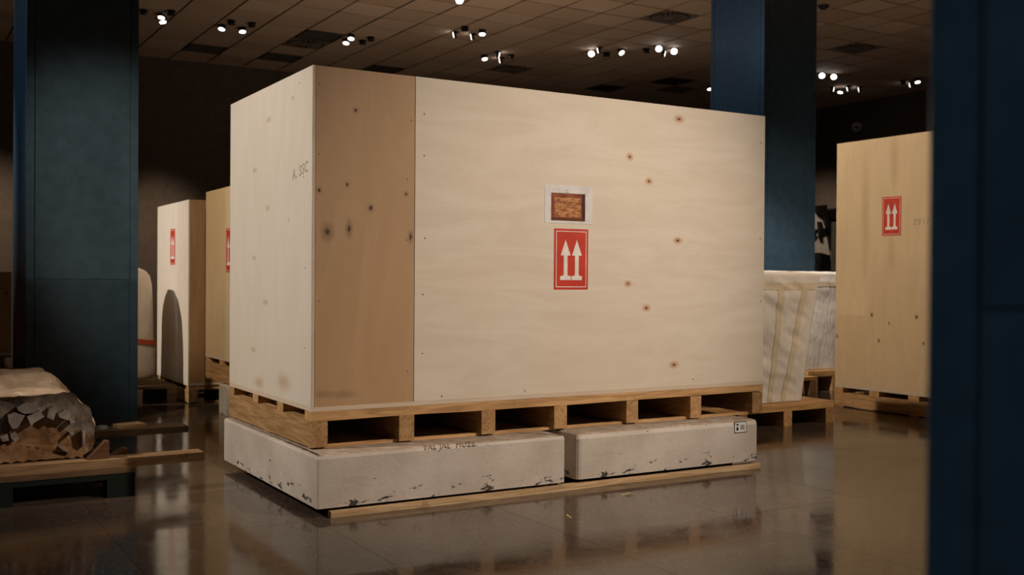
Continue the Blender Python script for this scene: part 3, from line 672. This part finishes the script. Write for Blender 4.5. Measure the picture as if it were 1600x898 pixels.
CH = [[(-1.232,.483),(-1.191,.504),(-1.13,.484),(-1.148,.452),(-1.196,.448),(-1.226,.466)],[(-1.274,.446),(-1.238,.457),(-1.193,.438),(-1.226,.378),(-1.25,.373),(-1.268,.407)],[(-1.184,.434),(-1.124,.46),(-1.103,.429),(-1.169,.391)],[(-1.082,.468),(-1.057,.48),(-1.042,.466),(-1.051,.433),(-1.06,.407),(-1.091,.425),(-1.085,.448)],[(-1.038,.439),(-1.008,.457),(-.976,.435),(-.989,.403),(-1.032,.422)],[(-.983,.405),(-.951,.393),(-.976,.378)],[(-1.262,.348),(-1.238,.359),(-1.217,.325),(-1.238,.307),(-1.259,.328)],[(-1.309,.338),(-1.273,.349),(-1.267,.316),(-1.297,.311)],[(-1.032,.265),(-1.007,.267),(-.982,.232),(-1.013,.244)],[(-.982,.339),(-.96,.334),(-.973,.325)],[(-.92,.344),(-.904,.343),(-.907,.263),(-.919,.257)]]
for k, ch in enumerate(CH):
    bm = bmesh.new(); d = random.uniform(-.012, .008); prism(bm, [(x, z-.1985) for x, z in ch], 'y', .918+d, 1.0)
    for v in bm.verts:
        if v.co.y < .95: v.co.y += random.uniform(-.004, .006)
    part_bm('marble_chip', bm, M['marble'], stn, label='grey marble chip')

# ------------------------------------------------------------------ wrapped blocks at the right
pallet('timber pallet with a closed deck under the tapered wrapped block', 3.35, 4.86, 1.09, 2.05, 0, .178, [0, .475, .95, 1.42], [(0, .115), (.125, .235), (.245, .36), (.37, .48), (.49, .60), (.61, .72), (.73, .84), (.85, .957)], .055, 0, .09)
def wrapped(name, label, z0, corners_b, corners_t, h, seedv, amp, tapes, mat=M['cloth']):
    """cloth drawn over a block: frustum with folds; tapes = list of (u0, u1, v0, v1) bands on the front"""
    cxm = sum(c[0] for c in corners_b)/4; cym = sum(c[1] for c in corners_b)/4
    t = thing(name, label, 'wrapped block', (cxm, cym, z0), 0, 'wrapped blocks')
    def surf(side, u, v, off=0.):
        a, b = corners_b[side], corners_b[(side+1) % 4]; c, d = corners_t[side], corners_t[(side+1) % 4]
        x = (a[0]*(1-u)+b[0]*u)*(1-v)+(c[0]*(1-u)+d[0]*u)*v; y = (a[1]*(1-u)+b[1]*u)*(1-v)+(c[1]*(1-u)+d[1]*u)*v
        nx, ny = b[1]-a[1], -(b[0]-a[0]); ln = math.hypot(nx, ny); nx, ny = nx/ln, ny/ln
        Lc = ln; p = Vector((u*Lc*2.2-v*h*1.3+seedv+side*7, v*h*4.2+u*Lc*2.4, seedv))
        w_ = 1-abs(noise.noise(p*.8))*2; w2 = 1-abs(noise.noise(Vector((p.x*1.9+v*2, p.y*2.6, 9))))*2; w3 = noise.noise(Vector((u*Lc*2.5+side*3, v*h*2, seedv+4)))
        edge = min(1, min(u, 1-u)*9); dsp = amp*((w_*.8+w2*.45)*(.35+.65*v)+w3*.9)*(.15+.85*edge)*(.25+.75*min(1, (1-v)*6))
        return Vector((x+nx*(dsp+off)-cxm, y+ny*(dsp+off)-cym, v*h))
    bm = bmesh.new(); NU, NV = 40, 56; cols = []
    for side in range(4):
        for i in range(NU): cols.append([bm.verts.new(surf(side, i/NU, j/NV)) for j in range(NV+1)])
    n_ = len(cols)
    for i in range(n_):
        for j in range(NV): bm.faces.new((cols[i][j], cols[(i+1) % n_][j], cols[(i+1) % n_][j+1], cols[i][j+1]))
    top = [c_[-1] for c_ in cols]; cc = Vector((0, 0, 0))
    for v_ in top: cc += v_.co
    cc /= n_; prev = top
    for k in (.93, .8, .6, .35):
        cur = [bm.verts.new(cc+(v_.co-cc)*k+Vector((0, 0, .014*min(1, (1-k)*5)+.008*noise.noise(v_.co*k*7)))) for v_ in top]
        for i in range(n_): bm.faces.new((prev[i], prev[(i+1) % n_], cur[(i+1) % n_], cur[i]))
        prev = cur
    bm.faces.new(prev); bm.faces.new([c_[0] for c_ in cols][::-1])
    part_bm('cloth_wrap', bm, mat, t, True)
    for (u0, u1, v0, v1, slant) in tapes:
        bm = bmesh.new(); nu, nv = (6, 40) if (v1-v0) > .4 else (40, 6)
        g = [[bm.verts.new(surf(0, min(.995, max(.005, u0+(u1-u0)*i/nu+slant*(v0+(v1-v0)*j/nv-.5))), v0+(v1-v0)*j/nv, .003)) for j in range(nv+1)] for i in range(nu+1)]
        for i in range(nu):
            for j in range(nv): bm.faces.new((g[i][j], g[i+1][j], g[i+1][j+1], g[i][j+1]))
        part_bm('tape_strip', bm, M['tape'], t, True)
    return t
wrapped('wrapped_stone', 'tapered white wrapped block with tape strips beside the large crate', .180, [(3.65, 1.16), (4.555, 1.16), (4.50, 1.85), (3.70, 1.85)], [(3.55, 1.14), (4.735, 1.14), (4.70, 1.88), (3.58, 1.88)], 1.03, 3.1, .027,
        [(.60, .655, .02, .93, .02), (.80, .855, .02, .93, .10), (.08, .98, .875, .93, 0)])
pallet('timber pallet behind the tapered wrapped block, left one of two', 5.1, 6.40, 2.72, 3.65, 0, .175, [0, .6, 1.21], [(0, .1), (.12, .22), (.25, .35), (.4, .5), (.55, .65), (.7, .8), (.83, .93)], .035, 0, .09)
pallet('timber pallet at the right under the rear wrapped block', 6.42, 7.7, 2.86, 3.72, 0, .215, [.05, .36, .75, 1.15], [(0, .1), (.12, .22), (.25, .35), (.4, .5), (.55, .65), (.74, .855)], .06, 0, .09)
o = part('timber_block', None, M['wood'], (0, .16, 0, .05, 0, .038)); o.location = (6.20, 2.86, .1755); prop(o, 'short wooden block propping the rear wrapped block', 'timber')
wrapped('wrapped_stone', 'upright white wrapped block at the rear beside the golden right crate', .216, [(5.9, 2.92), (7.5, 2.92), (7.5, 3.62), (5.9, 3.62)], [(5.9, 2.90), (7.5, 2.90), (7.5, 3.64), (5.9, 3.64)], 1.02, 11.7, .016,
        [(.05, .98, .86, .91, 0)])

# ------------------------------------------------------------------ golden crate at the right
pallet('timber pallet under the golden crate at the right', 5.755, 7.4, .15, 1.90, 0, .178, [0, .5, 1.05, 1.56], [(0, .1), (.42, .53), (.82, .93), (1.24, 1.35), (1.65, 1.75)], .048, .02, .085)
cf = crate('plywood_crate', 'tall golden plywood crate at the right beside the dark pillar', 5.755, 7.4, .15, 1.895, .189, 2.417, P_F, P_F, None, 'plywood crates')
arrow_label(cf, 'x', 1.172, 1.374, 1.552, 1.892, 5.755, (-5.755, -.15, -.189))
writing(cf, '2911', .075, M['pencil'], Matrix.Translation((-.0006, 1.05-.15, 1.635-.189)) @ Matrix.Rotation(math.radians(-90), 4, 'Z') @ Matrix.Rotation(math.radians(90), 4, 'X'))

# ------------------------------------------------------------------ machine and crate far behind
def gx(u): return 10.905+(u-1275)*.01437
def gz(v): return 2.354-(v-320)*.0101
mc = thing('lift_truck', 'white and black lift machine seen between the middle pillar and the golden crate', 'machine', (11.0, 7.6, 0))
def mp(name, mat, pts, y0, y1):
    bm = bmesh.new(); prism(bm, [(gx(a)-11.0, gz(b)) for a, b in pts], 'y', y0-7.6, y1-7.6)
    bm.normal_update(); bmesh.ops.triangulate(bm, faces=[f for f in bm.faces if len(f.verts) > 4]); return part_bm(name, bm, mat, mc)
mp('body', M['mwhite'], [(1240, 440), (1240, 345), (1256, 331), (1276, 328), (1286, 333), (1293, 348), (1300, 392), (1304, 440)], 7.05, 8.3)
mp('guard_arm', M['black'], [(1275, 321), (1291, 319), (1292, 332), (1298, 350), (1301, 391), (1298, 380), (1293, 355), (1287, 337), (1276, 329)], 6.98, 7.06)
mp('guard_arm', M['black'], [(1291, 328), (1310, 323), (1310, 345), (1303, 349), (1303, 330), (1299, 342), (1295, 342)], 6.9, 7.2)
mp('handle', M['black'], [(1280, 346), (1283, 346), (1286, 356), (1293, 355), (1293, 359), (1286, 361), (1286, 371), (1282, 370)], 6.98, 7.045)
mp('lever', M['black'], [(1268, 366), (1276, 358), (1278, 362), (1270, 372)], 6.98, 7.045)
for k in range(4): mp('slat', M['black'], [(1275+k*4.2, 395+k), (1277+k*4.2, 395+k), (1280+k*4.2, 413), (1278+k*4.2, 413)], 6.9, 7.045)
mp('tray', M['black'], [(1270, 411), (1293, 411), (1295, 424), (1270, 426)], 6.85, 7.045)
part('chassis', mc, M['black'], (-.9, .5, -.55, .7, .25, 1.25))
bm = bmesh.new()
for sx in (-.65, .3):
    for sy in (-.5, .65): cyl(bm, (sx, sy-.09, .25), (sx, sy+.09, .25), .25, .25, 20)
part_bm('wheels', bm, M['black'], mc)
crate('plywood_crate', 'far tan crate edge behind the golden right crate', 9.62, 11.0, 4.7, 5.5, .012, 1.98, P_B, P_B, None, 'plywood crates')
